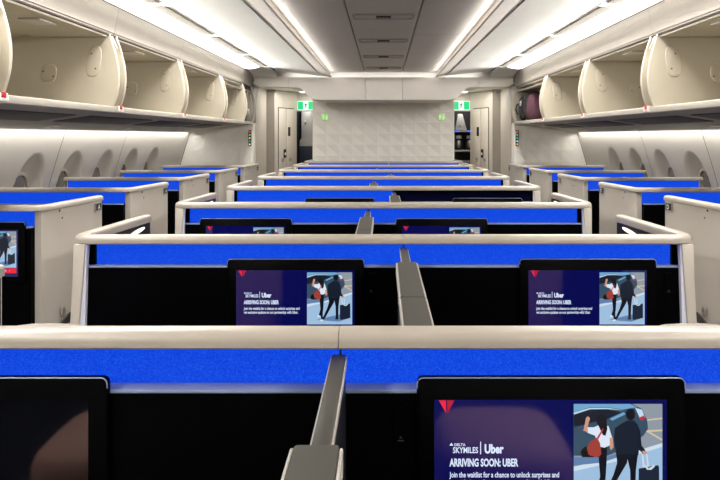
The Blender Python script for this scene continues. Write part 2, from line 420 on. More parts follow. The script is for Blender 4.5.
for s in (-1, 1):
    side = 'left' if s < 0 else 'right'
    # side bulkhead behind the last window suite
    m = MB(s); xs = [1.895, 2.70]
    m.prism([(1.88, 0), (2.74, 0), (2.93, .7), (2.93, 1.15), (2.79, 1.62), (2.70, 1.66), (1.88, 1.735)], 'y', 8.67, 8.80)
    facets(m, 1.90, 2.75, .84, 1.69, 5, 5, 8.664, .015)
    struct(m.build('wall_bulkhead_'+side, M['bulk'], angle=1))
    # aisle-facing closet wall, column coloured dark to stand for shade, lavatory wall with a folding door
    struct(MB(s).prism([(1.872, 8.802), (2.3, 8.802), (2.3, 9.66), (1.885, 9.66)], 'z', 0, 2.30).build('wall_closet_'+side, M['lav']))
    struct(MB(s).prism([(1.885, 9.66), (2.3, 9.66), (2.3, 9.75), (1.76, 9.75), (1.76, 9.67)], 'z', 0, 2.30).build('trim_6', M['column']))
    A = Vector((1.76, 9.70)); B = Vector((1.49, 10.30)); d = (B-A).normalized(); nrm = Vector((-d.y, d.x))  # towards the aisle
    if nrm.x > 0: nrm = -nrm
    struct(MB(s).prism([tuple(A), tuple(B), (2.3, 10.30), (2.3, 9.70)], 'z', 0, 2.25).build('wall_lavatory_'+side, M['lav']))
    struct(MB(s).prism([tuple(A+nrm*.02), tuple(B+nrm*.02), tuple(B-nrm*.05), tuple(A-nrm*.05)], 'z', 2.25, 2.29, .004).build('trim_7', M['binrim']))
    L = (B-A).length
    def onwall(m, a, b, z0, z1, o0, o1, bev=.003):
        p = A+d*(a*L); q = A+d*(b*L)
        m.prism([tuple(p+nrm*o0), tuple(q+nrm*o0), tuple(q+nrm*o1), tuple(p+nrm*o1)], 'z', z0, z1, bev); return m
    dr = struct(onwall(MB(s), .145, .86, 0.01, 2.02, -.002, .006).build('door_1' if s < 0 else 'door_2', M['seam']))
    onwall(MB(s), .16, .485, .02, 2.005, .0, .014).build('door_leaf', M['lav'], dr)
    onwall(MB(s), .50, .845, .02, 2.005, .0, .014).build('door_leaf', M['lav'], dr)
    onwall(MB(s), .56, .66, 1.55, 1.70, .012, .02).build('door_sign', M['dark'], dr)
    onwall(MB(s), .36, .46, 1.19, 1.33, .012, .024).build('door_latch', M['dark'], dr)
    onwall(MB(s), .385, .435, 1.235, 1.275, .022, .028, .001).build('latch_indicator', M['white'], dr)
    for c in (.31, .66):
        m = MB(s); pts = []
        P = A+d*(c*L)
        ring = oval(0, 1.155, .045, .035, 24, 2)
        m.surf([[tuple(P+d*u*k+nrm*o)+(1.155+(z-1.155)*k,) for u, z in ring] for k, o in ((1, .012), (1, .02), (.7, .024), (.6, .016), (.01, .016))], True)
        m.build('door_vent', M['metal'], dr)
    # lintel over the passage
    struct(MB(s).box(1.115, 1.50, 10.30, 10.36, 1.975, 2.30, .004).build('trim_8', M['lav']))
    struct(MB(s).box(1.13, 1.21, 10.30, 10.36, 0, 1.975, .004).build('trim_9', M['lav']))
    t = thing('exit_sign', 'green and white lit exit sign above the %s passage' % side, 'sign', (s*1.33, 10.28, 1.99), 'exit signs over the passages')
    m = MB(s).prism(rrect(1.19, 1.475, 1.992, 2.148, .012), 'y', 10.27, 10.30); m.build('housing', M['exit_w'], t)
    for a, b in ((1.198, 1.286), (1.374, 1.467)): MB(s).box(a, b, 10.264, 10.2695, 2.003, 2.138).build('green_panel', M['exit_g'], t)
    m = MB()   # running figure and doorway on the white field
    x = s*1.33; y = 10.2685
    def P2(*q): m.poly([(x+a, y, 2.07+b) for a, b in q])
    P2(*oval(.004, .044, .009, .009, 12, 2)); P2((-.014, .03), (.012, .03), (.008, -.012), (-.010, -.012))
    P2((-.010, -.012), (.002, -.012), (-.020, -.052), (-.028, -.048)); P2((0, -.012), (.008, -.012), (.026, -.046), (.018, -.05))
    P2((.012, .028), (.030, .008), (.026, .003), (.008, .018)); P2((-.014, .028), (-.03, .012), (-.026, .006), (-.01, .02))
    m.build('pictogram', M['exit_d'], t)
    # lit lavatory sign on the faceted bulkhead
    x = (325-383.5)*YB/600 if s < 0 else (441.5-383.5)*YB/600
    t = thing('lavatory_sign', 'small glowing green lavatory sign on the %s of the faceted bulkhead' % side, 'sign', (x, YB-.02, 1.78), 'lavatory signs on the bulkhead')
    MB().box(x-.052, x+.052, YB-.024, YB-.006, 1.79, 1.90, .004).build('plate', M['bulk'], t)
    for k in (-1, 1):
        m = MB(); y = YB-.026
        m.poly([(x+k*.03+a, y, 1.884+b) for a, b in oval(0, 0, .008, .008, 12, 2)])
        if k < 0: q = [(-.014, .028), (.014, .028), (.014, -.004), (.008, -.004), (.008, -.044), (-.008, -.044), (-.008, -.004), (-.014, -.004)]
        else: q = [(-.008, .028), (.008, .028), (.018, -.016), (.008, -.016), (.008, -.044), (-.008, -.044), (-.008, -.016), (-.018, -.016)]
        m.poly([(x+k*.03+a, y, 1.845+b) for a, b in q])
        m.build('pictogram', M['lavgreen'], t)
    MB().box(x-.003, x+.003, YB-.027, YB-.0245, 1.80, 1.89).build('divider_bar', M['lavgreen'], t)
    # indicator light column on the bulkhead edge
    t = thing('call_light_panel', 'narrow black panel of coloured call lights on the %s bulkhead edge' % side, 'light panel', (s*1.925, 8.64, 1.40), 'call light panels on the bulkheads')
    MB(s).box(1.905, 1.947, 8.640, 8.662, 1.405, 1.635, .004).build('housing', M['dark'], t)
    for k, c in enumerate(('ind_red', 'ind_green', 'ind_amber', 'ind_teal', 'ind_white') if s < 0 else ('ind_red', 'ind_green', 'ind_teal', 'ind_white', 'ind_amber')):
        z = 1.61-k*.045
        MB(s).prism(oval(1.926, z, .011, .012, 16, 3), 'y', 8.634, 8.6415).build('indicator_light', M[c], t)

for s in (-1, 1):
    t = thing('ceiling_light', 'short bright ceiling light beyond the header over the %s passage' % ('left' if s < 0 else 'right'), 'ceiling light', (s*1.2, 9.6, 2.29), 'passage ceiling lights')
    MB(s).box(1.02, 1.42, 9.0, 10.2, 2.285, 2.30, .004).build('housing', M['white'], t)
    MB(s).box(1.05, 1.39, 9.03, 10.17, 2.281, 2.2855).build('diffuser', M['diff'], t)
# galley glimpsed through the two passages
t = thing('galley_cabinet', 'tall silver galley cabinet glimpsed through the left passage', 'cabinet', (-1.43, 11.4, 0))
MB().box(-1.56, -1.33, 11.4, 11.7, 1.36, 2.1, .01).build('upper_body', M['silver'], t)
MB().prism([(-1.66, 1.36), (-1.33, 1.36), (-1.33, 1.50), (-1.56, 1.50)], 'y', 11.36, 11.41).build('splash_panel', M['silver'], t)
MB().box(-1.72, -1.31, 11.36, 11.7, 0, 1.355, .01).build('lower_door', M['navy'], t)
MB().box(-1.50, -1.47, 11.385, 11.405, 1.78, 1.84, .004).build('latch', M['metal'], t)
t = thing('galley_curtain', 'dark curtain hanging at the left edge of the left passage', 'curtain', (-1.62, 11.0, 0))
MB().surf([[(-1.80+.02*k, 11.0+.02*math.sin(k*1.7), z) for k in range(14)] for z in (0.02, 1.2, 2.1)]).build('cloth', M['navy'], t)
t = thing('galley_unit', 'dark galley shelf unit with ovens behind the right passage', 'galley unit', (1.50, 11.1, 0))
MB().box(1.24, 1.80, 11.5, 11.6, 0, 2.25).build('back_panel', M['dark'], t)
MB().box(1.28, 1.74, 11.1, 11.5, 1.625, 1.65, .003).build('shelf', M['silver'], t)
MB().box(1.28, 1.74, 11.1, 11.5, 1.255, 1.29, .003).build('shelf', M['silver'], t)
MB().box(1.28, 1.74, 11.1, 11.5, 1.055, 1.09, .003).build('shelf', M['silver'], t)
MB().box(1.28, 1.74, 11.12, 11.5, .1, 1.05, .006).build('trolley_door', M['dark'], t)
for xx in (1.33, 1.56): MB().box(xx, xx+.05, 11.085, 11.1, 1.626, 1.65, .003).build('indicator_light', M['blue_led'], t)
t = thing('galley_cabinet', 'pale grey cabinet above the blue lights in the right passage', 'cabinet', (1.43, 11.2, 1.66))
MB().prism([(1.33, 1.66), (1.55, 1.66), (1.50, 1.84), (1.47, 1.96), (1.38, 1.96), (1.36, 1.84)], 'y', 11.15, 11.4, .006).build('body', M['silver'], t)
MB().box(1.40, 1.46, 11.14, 11.152, 1.74, 1.76, .002).build('latch', M['metal'], t)
for k, xx in enumerate((1.40, 1.60)):
    t = thing('coffee_maker', ('left' if k == 0 else 'right')+' one of two coffee makers on the galley shelf, right passage', 'coffee maker', (xx, 11.15, 1.29), 'coffee makers in the galley')
    MB().box(xx-.07, xx+.07, 11.2, 11.4, 1.292, 1.57, .01).build('body', M['dark'], t)
    MB().blob((xx, 11.16, 1.40), (.042, .038, .07), 2.6).build('jug', M['metal'], t)
    MB().tube([(xx+.04, 11.14, 1.45), (xx+.065, 11.13, 1.43), (xx+.065, 11.13, 1.37), (xx+.04, 11.14, 1.35)], .006).build('jug_handle', M['dark'], t)
    MB().box(xx-.05, xx+.05, 11.14, 11.21, 1.50, 1.56, .008).build('brew_head', M['silver'], t)

# ================================================================== ceiling lights and service panels
for s in (-1, 1):
    side = 'left' if s < 0 else 'right'
    t = thing('ceiling_light', 'long glowing strip light in the ceiling above the %s bins' % side, 'ceiling light', (s*1.72, 3, 2.45), 'ceiling strip lights')
    m = MB(s)
    rows = []
    N = 8
    for k in range(N+1):
        u = k/N; rows.append((1.852-(1.852-1.655)*u, 2.452+.026*u-.012*math.sin(PI*u)))
    m.prism(rows+[(1.655, 2.49), (1.852, 2.49)], 'y', Y0, 8.05)
    m.build('diffuser', M['diff'], t)
    m = MB(s)
    m.prism([(1.653, 2.476), (1.513, 2.470), (1.513, 2.50), (1.653, 2.50)], 'y', Y0, 8.05)
    m.build('housing', M['aisle'], t)
    ys = [Y0]+[-1.0+1.3*k for k in range(7)]+[8.0]
    for a, b in zip(ys, ys[1:]):
        MB(s).box(1.545, 1.635, a+.06, b-.06, 2.466, 2.4735, .002, 1).build('insert_panel', M['ins'], t)
    # rounded end of the light trough
    rows = []
    for k in range(9):
        a = k/8*PI/2
        rows.append([(1.513+(1.858-1.513)*j/8, 8.05+.50*math.sin(a), 2.46+.01*math.sin(j/8*PI)-.075*(1-math.cos(a))) for j in range(9)])
    MB(s).surf(rows).build('end_cap', M['aisle'], t)
for k, y in enumerate((2.30, 3.45, 4.60, 5.76, 6.92, 8.07)):
    if k < 2: continue
    nm = ['nearest', 'second nearest', 'third nearest', 'farthest'][k-2]
    t = thing('service_panel', '%s of four slotted service panels along the centre ceiling' % nm, 'ceiling panel', (0, y, 2.47), 'service panels on the centre ceiling')
    m = MB(); q = rrect(-.238, .238, y-.095, y+.095, .04)
    r2 = rrect(-.222, .222, y-.079, y+.079, .03)
    m.surf([[(a, b, z) for a, b in p] for p, z in ((q, 2.4695), (q, 2.462), (r2, 2.459), (r2, 2.468))], True)
    m.build('frame', M['slot'], t)
    MB().prism(r2, 'z', 2.4655, 2.4695).build('recess', M['ceil'], t)
    MB().box(-.057, .057, y-.035, y+.04, 2.455, 2.4655, .003).build('lamp_block', M['dark'], t)
    for xx in (-.026, .002, .028):
        MB().prism([(xx+.007*math.cos(a), y+.007*math.sin(a)) for a in [2*PI*i/14 for i in range(14)]], 'z', 2.452, 2.4555).build('lens', M['lampoff'], t)

# ================================================================== overhead bins
XL = 1.88
def bin_profile():
    """inside outline of a bin seen along the cabin: lip -> back -> top (x, z)"""
    return [(1.885, 1.752), (2.46, 1.725)]+arc((2.53, 1.83), .105, 270, 360, 6)+[(2.64, 1.95)]+arc((2.48, 2.10), .15, 5, 90, 7)+[(1.93, 2.268)]
def front_curve(n=14):
    """bulging front edge of an end panel, bottom to top"""
    out = []
    for k in range(n+1):
        u = k/n; out.append((1.882+.025*u-.055*math.sin(PI*u**.85), 1.752+(2.262-1.752)*u))
    return out
def make_bin(s, y0, y1, label, y_end=None, first=False):
    ye = y_end or y1
    t = thing('overhead_bin', label, 'overhead bin', (s*2.2, (y0+y1)/2, 1.6), 'overhead bins on the %s' % ('left' if s < 0 else 'right'))
    pr = bin_profile()
    out = [(x+(.012 if i > 1 else 0), z+(-.012 if i < 8 else .012)) for i, (x, z) in enumerate(pr)]
    m = MB(s)
    m.surf([[(x, y, z) for x, z in pr] for y in (y0+.004, y1-.004)])
    m.build('shell', M['bin'], t)
    # end panels with pale rim
    for ya, yb in ((y0+.045, y0+.062), (ye-.062, ye-.045)):
        if first and ya < (y0+y1)/2: pass
        poly = pr[:-1]+[(1.935, 2.265)]+front_curve()[::-1][1:-1]
        ep = MB(s).prism(poly, 'y', ya, yb).build('end_panel', M['bin'], t)
        fc = front_curve()
        MB(s).tube([(x, (ya+yb)/2, z) for x, z in fc], .0075, 8).build('rim', M['binrim'], ep)
        if ya > (y0+y1)/2:
            for cx, cz, rx, rz, tl in ((2.007, 2.068, .052, .108, .10), (2.32, 1.985, .055, .064, .05)):
                def tilt(p): return (p[0]+(p[1]-cz)*-tl, p[1])
                m = MB(s); m.surf([[(tilt(p)[0], ya-o, tilt(p)[1]) for p in oval(cx, cz, rx*k, rz*k, 28, 3)] for k, o in ((1.0, -.001), (.95, .006), (.8, .008), (.01, .008))], True)
                hc = m.build('hinge_cover', M['bin'], ep)
                for dx, dz in (((.012, .052), (-.014, -.052)) if rz > .1 else ((.035, .012), (-.035, -.022))):
                    MB(s).prism(oval(cx+dx, cz+dz, .0055, .0055, 10, 2), 'y', ya-.011, ya-.007).build('screw', M['screw'], ep)
    # filler between neighbouring rims
    for ya, yb in ((y0+.002, y0+.045), (y1-.045, y1-.002)):
        fc = [(x+.045, z) for x, z in front_curve()]
        MB(s).prism(fc+[(2.2, 2.26), (2.2, 1.752)], 'y', ya, yb).build('filler', M['bin'], t)
    # lip
    m = MB(s)
    m.prism([(1.876, 1.716), (1.872, 1.735), (1.874, 1.752), (1.885, 1.757), (1.96, 1.752), (1.96, 1.72), (1.90, 1.712)], 'y', y0+.001, y1-.001)
    m.build('lip', M['binrim'], t)
    lt = MB(s).prism([(y0-.04 if False else y0+.004, 1.722), (y0+.085, 1.722), (y0+.072, 1.763), (y0+.004, 1.763)], 'x', 1.862, 1.90, .004).build('latch', M['white'], t)
    MB(s).box(1.858, 1.878, y0+.018, y0+.055, 1.738, 1.7655, .003).build('latch_button', M['red'], lt)
    # stowed door edge and fascia above the opening
    MB(s).prism([(1.899, 2.258), (1.899, 2.2705), (1.925, 2.2705), (1.925, 2.258)], 'y', y0+.004, y1-.004).build('door_edge', M['doorgrey'], t)
    MB(s).prism([(1.904, 2.2495), (1.904, 2.2575), (1.925, 2.2575), (1.925, 2.2495)], 'y', y0+.004, y1-.004).build('gap_shade', M['gap'], t)  # dark strip stands for the shaded gap under the door edge
    MB(s).prism([(1.915, 2.236), (2.42, 2.236), (2.42, 2.246), (1.915, 2.248)], 'y', y0+.07, ye-.07).build('door', M['bin'], t)
    MB(s).box(1.99, 2.12, (y0+ye)/2-.09, (y0+ye)/2+.09, 2.224, 2.2365, .004).build('door_handle', M['binrim'], t)
    MB(s).prism([(1.894, 2.272), (1.862, 2.446), (1.868, 2.452), (1.90, 2.452), (1.935, 2.285), (1.935, 2.272)], 'y', y0+.002, y1-.002).build('fascia', M['fascia'], t, 25)
    # struts
    for yy in (y0+.03, ye-.03): MB(s).tube([(1.898, yy, 2.245), (1.862, yy+.004, 2.16)], [.007, .005], 8).build('strut', M['binrim'], t)
    # underside
    m = MB(s)
    m.prism(UND, 'y', y0+.001, min(y1-.001, 7.95))
    if y1 > 8:
        f = MB(s).prism(UND, 'y', 7.952, 8.646)
        f.build('end_fairing', M['bin'], t)
    un = m.build('underside', M['under'], t)
    m = MB(s)
    L = [(2.11, 1.697), (2.38, 1.658)]
    for k in range(1):
        (xa, za), (xb, zb) = L
        m.prism([(xa, za-.006), (xb, zb-.006), (xb, zb+.003), (xa, za+.003)], 'y', y0+.10, min(y1-.10, 7.9), .003)
    m.build('vent', M['vent'], un)
    yy = (y0+y1)/2-.25
    for yv in (yy,):
        m = MB(s); ring = oval(0, 0, .035, .06, 20, 2.4)
        m.prism([(2.56+a, yv+b) for a, b in ring], 'z', 1.620, 1.636, .003)
        m.build('reading_light', M['lampoff'], un)
    return t
UND = [(1.895, 1.713), (2.09, 1.700), (2.40, 1.655), (2.70, 1.608), (2.76, 1.605), (2.76, 1.69), (2.46, 1.712), (1.96, 1.718)]
BY = [1.55, 2.905, 4.222, 5.59, 7.0, 8.645]
what = ['overhead bin nearest the camera on the %s, cut by the photo edge', 'open empty overhead bin, second from the camera on the %s',
        'open empty overhead bin, third from the camera on the %s', 'open empty overhead bin, fourth on the %s, next to the last bin', None]
for s in (-1, 1):
    side = 'left' if s < 0 else 'right'
    for k in range(5):
        lab = what[k] % side if what[k] else ('last overhead bin on the left, with a pale inner panel' if s < 0 else 'last overhead bin on the right, holding a mauve bag')
        last = k == 4
        t = make_bin(s, BY[k], BY[k+1], lab, 8.12 if (last and s < 0) else None)
        if last:
            # outer end panel at the bulkhead and the hinge hardware before it
            fc = front_curve()
            ep = MB(s).prism([(1.96, 1.752), (2.2, 1.752), (2.2, 2.26), (1.96, 2.26)], 'y', 8.60, 8.62).build('closing_panel', M['bin'], t)
            MB(s).tube([(x, 8.61, z) for x, z in fc], .012, 8).build('rim', M['binrim'], ep)
            if s < 0: hg = MB(s).tube([(1.90, 8.35, 2.20), (1.905, 8.37, 2.12), (1.90, 8.33, 1.99), (1.89, 8.34, 1.90)], .016, 8).build('hinge_arm', M['doorgrey'], t)
            if s < 0: MB(s).box(1.865, 1.92, 8.29, 8.37, 1.84, 1.92, .01).build('hinge_foot', M['metal'], hg)
            MB(s).prism([(1.895, 2.19), (1.905, 2.175), (2.15, 2.19), (2.15, 2.205)], 'y', 7.14, 8.58).build('half_open_door', M['binrim'], t)
    # nearer bins, out of the frame, closed by one plain panel so that light behaves
    struct(MB(s).prism([(1.862, 2.452), (1.84, 2.05), (1.876, 1.716), (2.4, 1.655), (2.76, 1.605), (2.76, 2.452)], 'y', Y0, 1.545).build('trim_10', M['fascia']))
    # slanted close-out between the last bin and the closet wall
    struct(MB(s).prism([(8.65, 1.735), (8.66, 1.80), (9.0, 2.28), (9.3, 2.30), (8.65, 2.30)], 'x', 1.872, 1.93, .004).build('trim_11', M['slot']))
    struct(MB(s).box(1.90, 2.9, 8.655, 8.72, 1.74, 2.40).build('trim_12', M['fascia']))

# bag in the last bin on the right
t = thing('backpack', 'mauve and black bag stowed in the last open bin on the right', 'bag', (2.0, 7.9, 1.755))
def squash(v): return Vector((v.x*(1-.18*(v.z/.2)), v.y, v.z))
MB().blob((2.03, 8.02, 1.945), (.115, .13, .185), 2.8, fn=squash).build('front_pouch', M['mauve'], t)
MB().blob((2.14, 8.24, 1.955), (.22, .22, .20), 3.4).build('main_body', M['bagblack'], t)  # enlarged so its black also stands for the dark bin interior
MB().blob((1.955, 8.40, 1.935), (.06, .10, .165), 2.8).build('side_pocket', M['bagblack'], t)
MB().tube([(1.93, 8.46, 2.02), (1.89, 8.50, 1.99), (1.875, 8.51, 1.93), (1.90, 8.50, 1.86), (1.94, 8.46, 1.84)], .012).build('strap', M['bagblack'], t)
MB().tube([(1.91, 8.20, 2.05), (1.885, 8.22, 1.98), (1.89, 8.22, 1.88), (1.91, 8.2, 1.80)], .013).build('strap', M['bagblack'], t)
MB().box(1.872, 1.888, 8.20, 8.25, 1.96, 2.03, .004).build('buckle', M['buckle'], t)
MB().tube([(2.02, 8.00, 2.115), (2.04, 8.03, 2.145), (2.09, 8.09, 2.145), (2.12, 8.12, 2.115)], .009).build('carry_handle', M['bagblack'], t)

# ================================================================== centre suites
CAP = [(0, 1.146)]+[(0, 1.166)]+arc((.012, 1.166), .012, 180, 90, 4)[1:]+arc((.037, 1.160), .018, 90, 0, 6)+[(.055, 1.150), (.051, 1.146)]
WALLSEC = [(.006, 0.0), (.052, 0.0), (.052, 1.1458), (.006, 1.1458)]
def rcorner(p, c, q, r, n=6):
    """polyline p-c-q with the corner rounded"""
    P, C, Q = Vector(p), Vector(c), Vector(q); a = (P-C).normalized(); b = (Q-C).normalized()
    A, B = C+a*r, C+b*r
    return [tuple(P)]+[tuple(A*(1-u)**2+C*2*u*(1-u)+B*u*u) for u in [k/n for k in range(n+1)]]+[tuple(Q)]
ROWY = [1.187+1.1*k for k in range(8)]
ordn = ['nearest', 'second', 'third', 'fourth', 'fifth', 'sixth', 'seventh', 'farthest']
plab = ['nearest centre suite partition, beige rail crossing the whole photo above a blue band',
        'second centre suite partition from the camera, rail in front of two lit monitors\' blue band',
        'third centre suite partition from the camera, behind the second beige rail',
        'fourth centre suite partition, left band lit blue and right band unlit navy',
        'fifth centre suite partition from the camera, right behind the half unlit one',
        'sixth centre suite partition from the camera, third from the faceted bulkhead',
        'seventh centre suite partition from the camera, second from the faceted bulkhead',
        'farthest centre suite partition, thin rail right against the faceted bulkhead']
plab[1] = 'second centre suite partition, whose rail runs just above both whole lit monitors'
for i, y in enumerate(ROWY):
    xd = -.085 if i % 2 == 0 else .076
    t = thing('suite_partition', plab[i], 'partition', (0, y, 0), 'centre suite partitions')
    for s in (-1, 1):
        xs = s*xd                                     # divider position in this half's mirrored frame
        path = rcorner((-1.096, y+.55), (-1.125, y), (-xs*-1-.0 if False else (xd if s < 0 else -xd)-.0006, y), .03)
        # built in left-hand coordinates, mirrored for the right half
        m = MB(1 if s < 0 else -1); m.sweep(path, CAP); m.build('top_rail', M['rail'], t, 40)
        sx = 1 if s < 0 else -1
        wing = MB(sx).sweep([(-1.096, y+.545), (-1.1225, y+.05), (-1.125, y+.0005)], WALLSEC).build('wing', M['shell'], t)
        MB(sx).sweep([(-1.099, y+.53), (-1.1245, y+.012)], [(-.004, .05), (.006, .05), (.006, 1.144), (-.004, 1.144)]).build('inner_panel', M['inner'], wing)
        if i < 4:
            m = MB(sx)
            yy = y+.39; xx = -1.0985
            m.surf([[(xx+b*k*.049+.004*(1-k), yy+b*k, 1.122+a*k+b*k*.10) for b, a in oval(0, 0, .075, .009, 20, 2.4)] for k in (1, .6, .01)], True)
            m.build('reading_light', M['lamp'], wing)
        post = MB(sx).prism([(-1.156, 1.1458), (-1.160, 1.0), (-1.168, .86), (-1.176, .6), (-1.18, 0), (-1.145, 0), (-1.142, .6), (-1.133, .86), (-1.122, 1.0), (-1.112, 1.1458)], 'y', y-.052, y, .003).build('post', M['shell'], t)
        MB(sx).prism([(-1.1115, 1.1455), (-1.1215, 1.0), (-1.1325, .86), (-1.1415, .6), (-1.1445, .1), (-1.120, .1), (-1.118, .6), (-1.115, .86), (-1.111, 1.0), (-1.108, 1.1455)], 'y', y-.046, y-.03).build('trim_strip', M['trim'], post)
        # lit band, dark end piece, ledge, black panel
        xa, xb = -1.092, (xd if s < 0 else -xd)-.002
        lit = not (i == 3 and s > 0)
        MB(sx).box(xa, xb, y-.001, y+.004, 1.0625, 1.150).build('accent_band', M['blue'] if lit else M['blue_off'], t,
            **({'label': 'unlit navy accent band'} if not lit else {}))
        MB(sx).box(-1.124, xa-.0005, y-.012, y+.004, 1.0625, 1.1457).build('band_end', M['black'], t)
        MB(sx).box(-1.112, xb, y-.033, y+.002, 1.0545, 1.0622, .002, 2).build('ledge', M['ledge'], t)
        MB(sx).box(-1.118, xb, y-.030, y+.004, .012, 1.0542).build('front_panel', M['black'], t)
        MB(sx).box(-1.124, xb, y+.0045, y+.03, .01, 1.144).build('back_shell', M['inner'], t)
    # small black control panel with a tiny icon, one per suite
    for xc in ((.033, -1.07) if i % 2 == 0 else (-.047, 1.07)):
        if i > 1: continue
        m = MB(); m.prism(rrect(xc-.014, xc+.014, .958, 1.036, .004), 'y', y-.036, y-.0302)
        cp = m.build('control_panel', M['bezel'], t)
        m = MB(); yy = y-.0365
        m.poly([(xc-.003, yy, .970), (xc+.003, yy, .970), (xc, yy, .976)])
        m.poly([(xc-.007, yy, .9645), (xc+.007, yy, .9645), (xc+.005, yy, .967), (xc-.005, yy, .967)])
        m.build('icon', M['divgrey'], cp)

# ------------------------------------------------------------------ dividers between the two seats of each row
for i, y in enumerate(ROWY):
    xd = -.085 if i % 2 == 0 else .076
    t = thing('privacy_divider', 'grey topped privacy divider meeting the %s centre rail %s' % (ordn[i] if i else 'nearest', 'left of centre' if xd < 0 else 'right of centre'), 'divider', (xd, y-.4, 0), 'privacy dividers between paired seats')
    r = MB(); r.box(xd-.0135, xd+.0135, y-.41, y-.034, 1.12, 1.131, .003); r.build('top_rail', M['divgrey'], t)
    r = MB(); r.box(xd-.0125, xd+.0125, y-.41, y-.034, .02, 1.1199); r.build('side_panel', M['divside'], t)
    for a in (-1, 1): MB().box(xd+a*.0143-.0012, xd+a*.0143+.0012, y-.41, y-.04, 1.112, 1.129, .0008, 1).build('edge_highlight', M['divedge'], t)  # pale strips painted as the highlight along the divider's edges
    ys = .385 if i == 0 else .32
    if i == 0: xd -= .004
    for ya, yb in ((y-.745, y-ys), (y-.99, y-.749)):
        m = MB(); m.prism(rrect(xd-.030, xd+.030, ya, yb, .006), 'z', 1.10, 1.137); m.build('arm_cap', M['divgrey'], t)
        MB().box(xd-.029, xd+.029, ya+.002, yb-.002, .02, 1.0995, .003).build('arm_body', M['divside'], t)
        for a in (-1, 1): MB().box(xd+a*.0325-.0028, xd+a*.0325+.0028, ya+.004, yb-.004, 1.098, 1.1355, .0015, 1).build('edge_highlight', M['divedge'], t)

# ------------------------------------------------------------------ monitors
def picture(m, X0, ZT, W, y, idx):
    """the advert photo on the screen: couple with a suitcase walking past a car"""
    H = W/.866; k = W/462.0; lay = [0]
    def P(c, *q):
        lay[0] += 1; m.mi = idx[c]
        m.poly([(X0+(a-75)*k, y-.00004*lay[0], ZT-(b-75)*k) for a, b in q])
    def E(c, cx, cy, rx, ry): P(c, *oval(cx, cy, rx, ry, 18, 2.1))
    L, R, T, B = 75, 537, 75, 608
    P('road', (L, T), (R, T), (R, B), (L, B))
    for q in (((440, 158), (537, 146), (537, 153), (440, 166)), ((445, 212), (537, 208), (537, 217), (445, 222)), ((462, 214), (537, 258), (537, 268), (455, 220))): P('line', *q)
    P('kerb', (L, 402), (300, 352), (R, 278), (R, 300), (300, 375), (L, 428))
    P('walk', (L, 426), (300, 374), (R, 298), (R, B), (L, B))
    P('car', (L, T), (380, T), (430, 100), (458, 160), (462, 205), (440, 238), (410, 262), (360, 300), (250, 345), (L, 345))
    P('roof', (L, T), (370, T), (405, 92), (330, 104), (250, 92), (160, 92), (L, 118))
    P('hi', (L, 120), (160, 95), (250, 95), (335, 108), (250, 101), (160, 102), (L, 130))
    P('glass', (L, 132), (160, 106), (250, 104), (322, 118), (250, 152), (L, 196))
    P('roof', (262, 152), (335, 118), (345, 128), (275, 162)); P('hi', (395, 95), (430, 104), (448, 150), (420, 150))
    P('tail', (412, 148), (440, 134), (448, 150), (424, 160)); E('tyre', 150, 330, 40, 34)
    P('shadow', (L, 352), (240, 352), (400, 300), (420, 316), (220, 380), (L, 396))
    P('shadow', (170, 560), (430, 500), (520, 540), (400, 580))
    # woman
    P('black', (203, 300), (248, 296), (246, 380), (240, 470), (214, 520), (196, 512), (212, 452), (206, 380))
    P('black', (215, 380), (246, 376), (236, 470), (238, 560), (220, 562), (212, 470))
    P('shirt', (178, 196), (212, 182), (256, 190), (276, 255), (262, 290), (236, 302), (200, 296), (186, 240), (150, 226), (132, 212), (140, 196))
    P('skin', (124, 214), (134, 170), (138, 146), (150, 138), (160, 150), (152, 172), (146, 200), (150, 220))
    P('skin', (262, 250), (278, 250), (282, 300), (268, 316), (262, 300))
    E('black', 219, 160, 27, 30); P('black', (196, 160), (244, 160), (250, 205), (240, 240), (226, 236), (204, 190))
    P('bag', (162, 268), (196, 248), (212, 280), (218, 336), (200, 354), (152, 340), (142, 302)); P('tail', (196, 248), (226, 200), (230, 206), (202, 258))
    P('shirt', (188, 510), (206, 520), (196, 536), (180, 528)); P('shirt', (214, 556), (240, 556), (238, 574), (208, 572))
    # man
    E('black', 370, 128, 24, 31)
    P('navy', (288, 200), (330, 172), (352, 160), (390, 160), (410, 186), (424, 250), (414, 300), (412, 340), (296, 346), (284, 260))
    P('navy', (404, 190), (420, 210), (428, 290), (452, 322), (438, 336), (408, 306), (396, 240))
    P('black', (296, 340), (356, 340), (352, 380), (300, 470), (262, 540), (242, 530), (282, 440), (300, 380))
    P('black', (350, 340), (408, 338), (398, 420), (394, 540), (370, 540), (368, 420))
    P('navy', (236, 528), (262, 538), (246, 560), (222, 552)); P('navy', (368, 538), (396, 538), (398, 556), (360, 556))
    P('skin', (430, 318), (452, 318), (458, 332), (438, 338))
    # suitcase
    P('grip', (428, 338), (436, 338), (444, 404), (434, 404)); P('grip', (450, 334), (457, 334), (466, 400), (458, 400))
    P('case', (412, 410), (512, 392), (518, 400), (520, 540), (424, 562), (412, 550))
    P('grip', (440, 395), (452, 392), (462, 408), (480, 400), (492, 388), (496, 400), (478, 416), (456, 416))
    return H
INKS = list(INK)
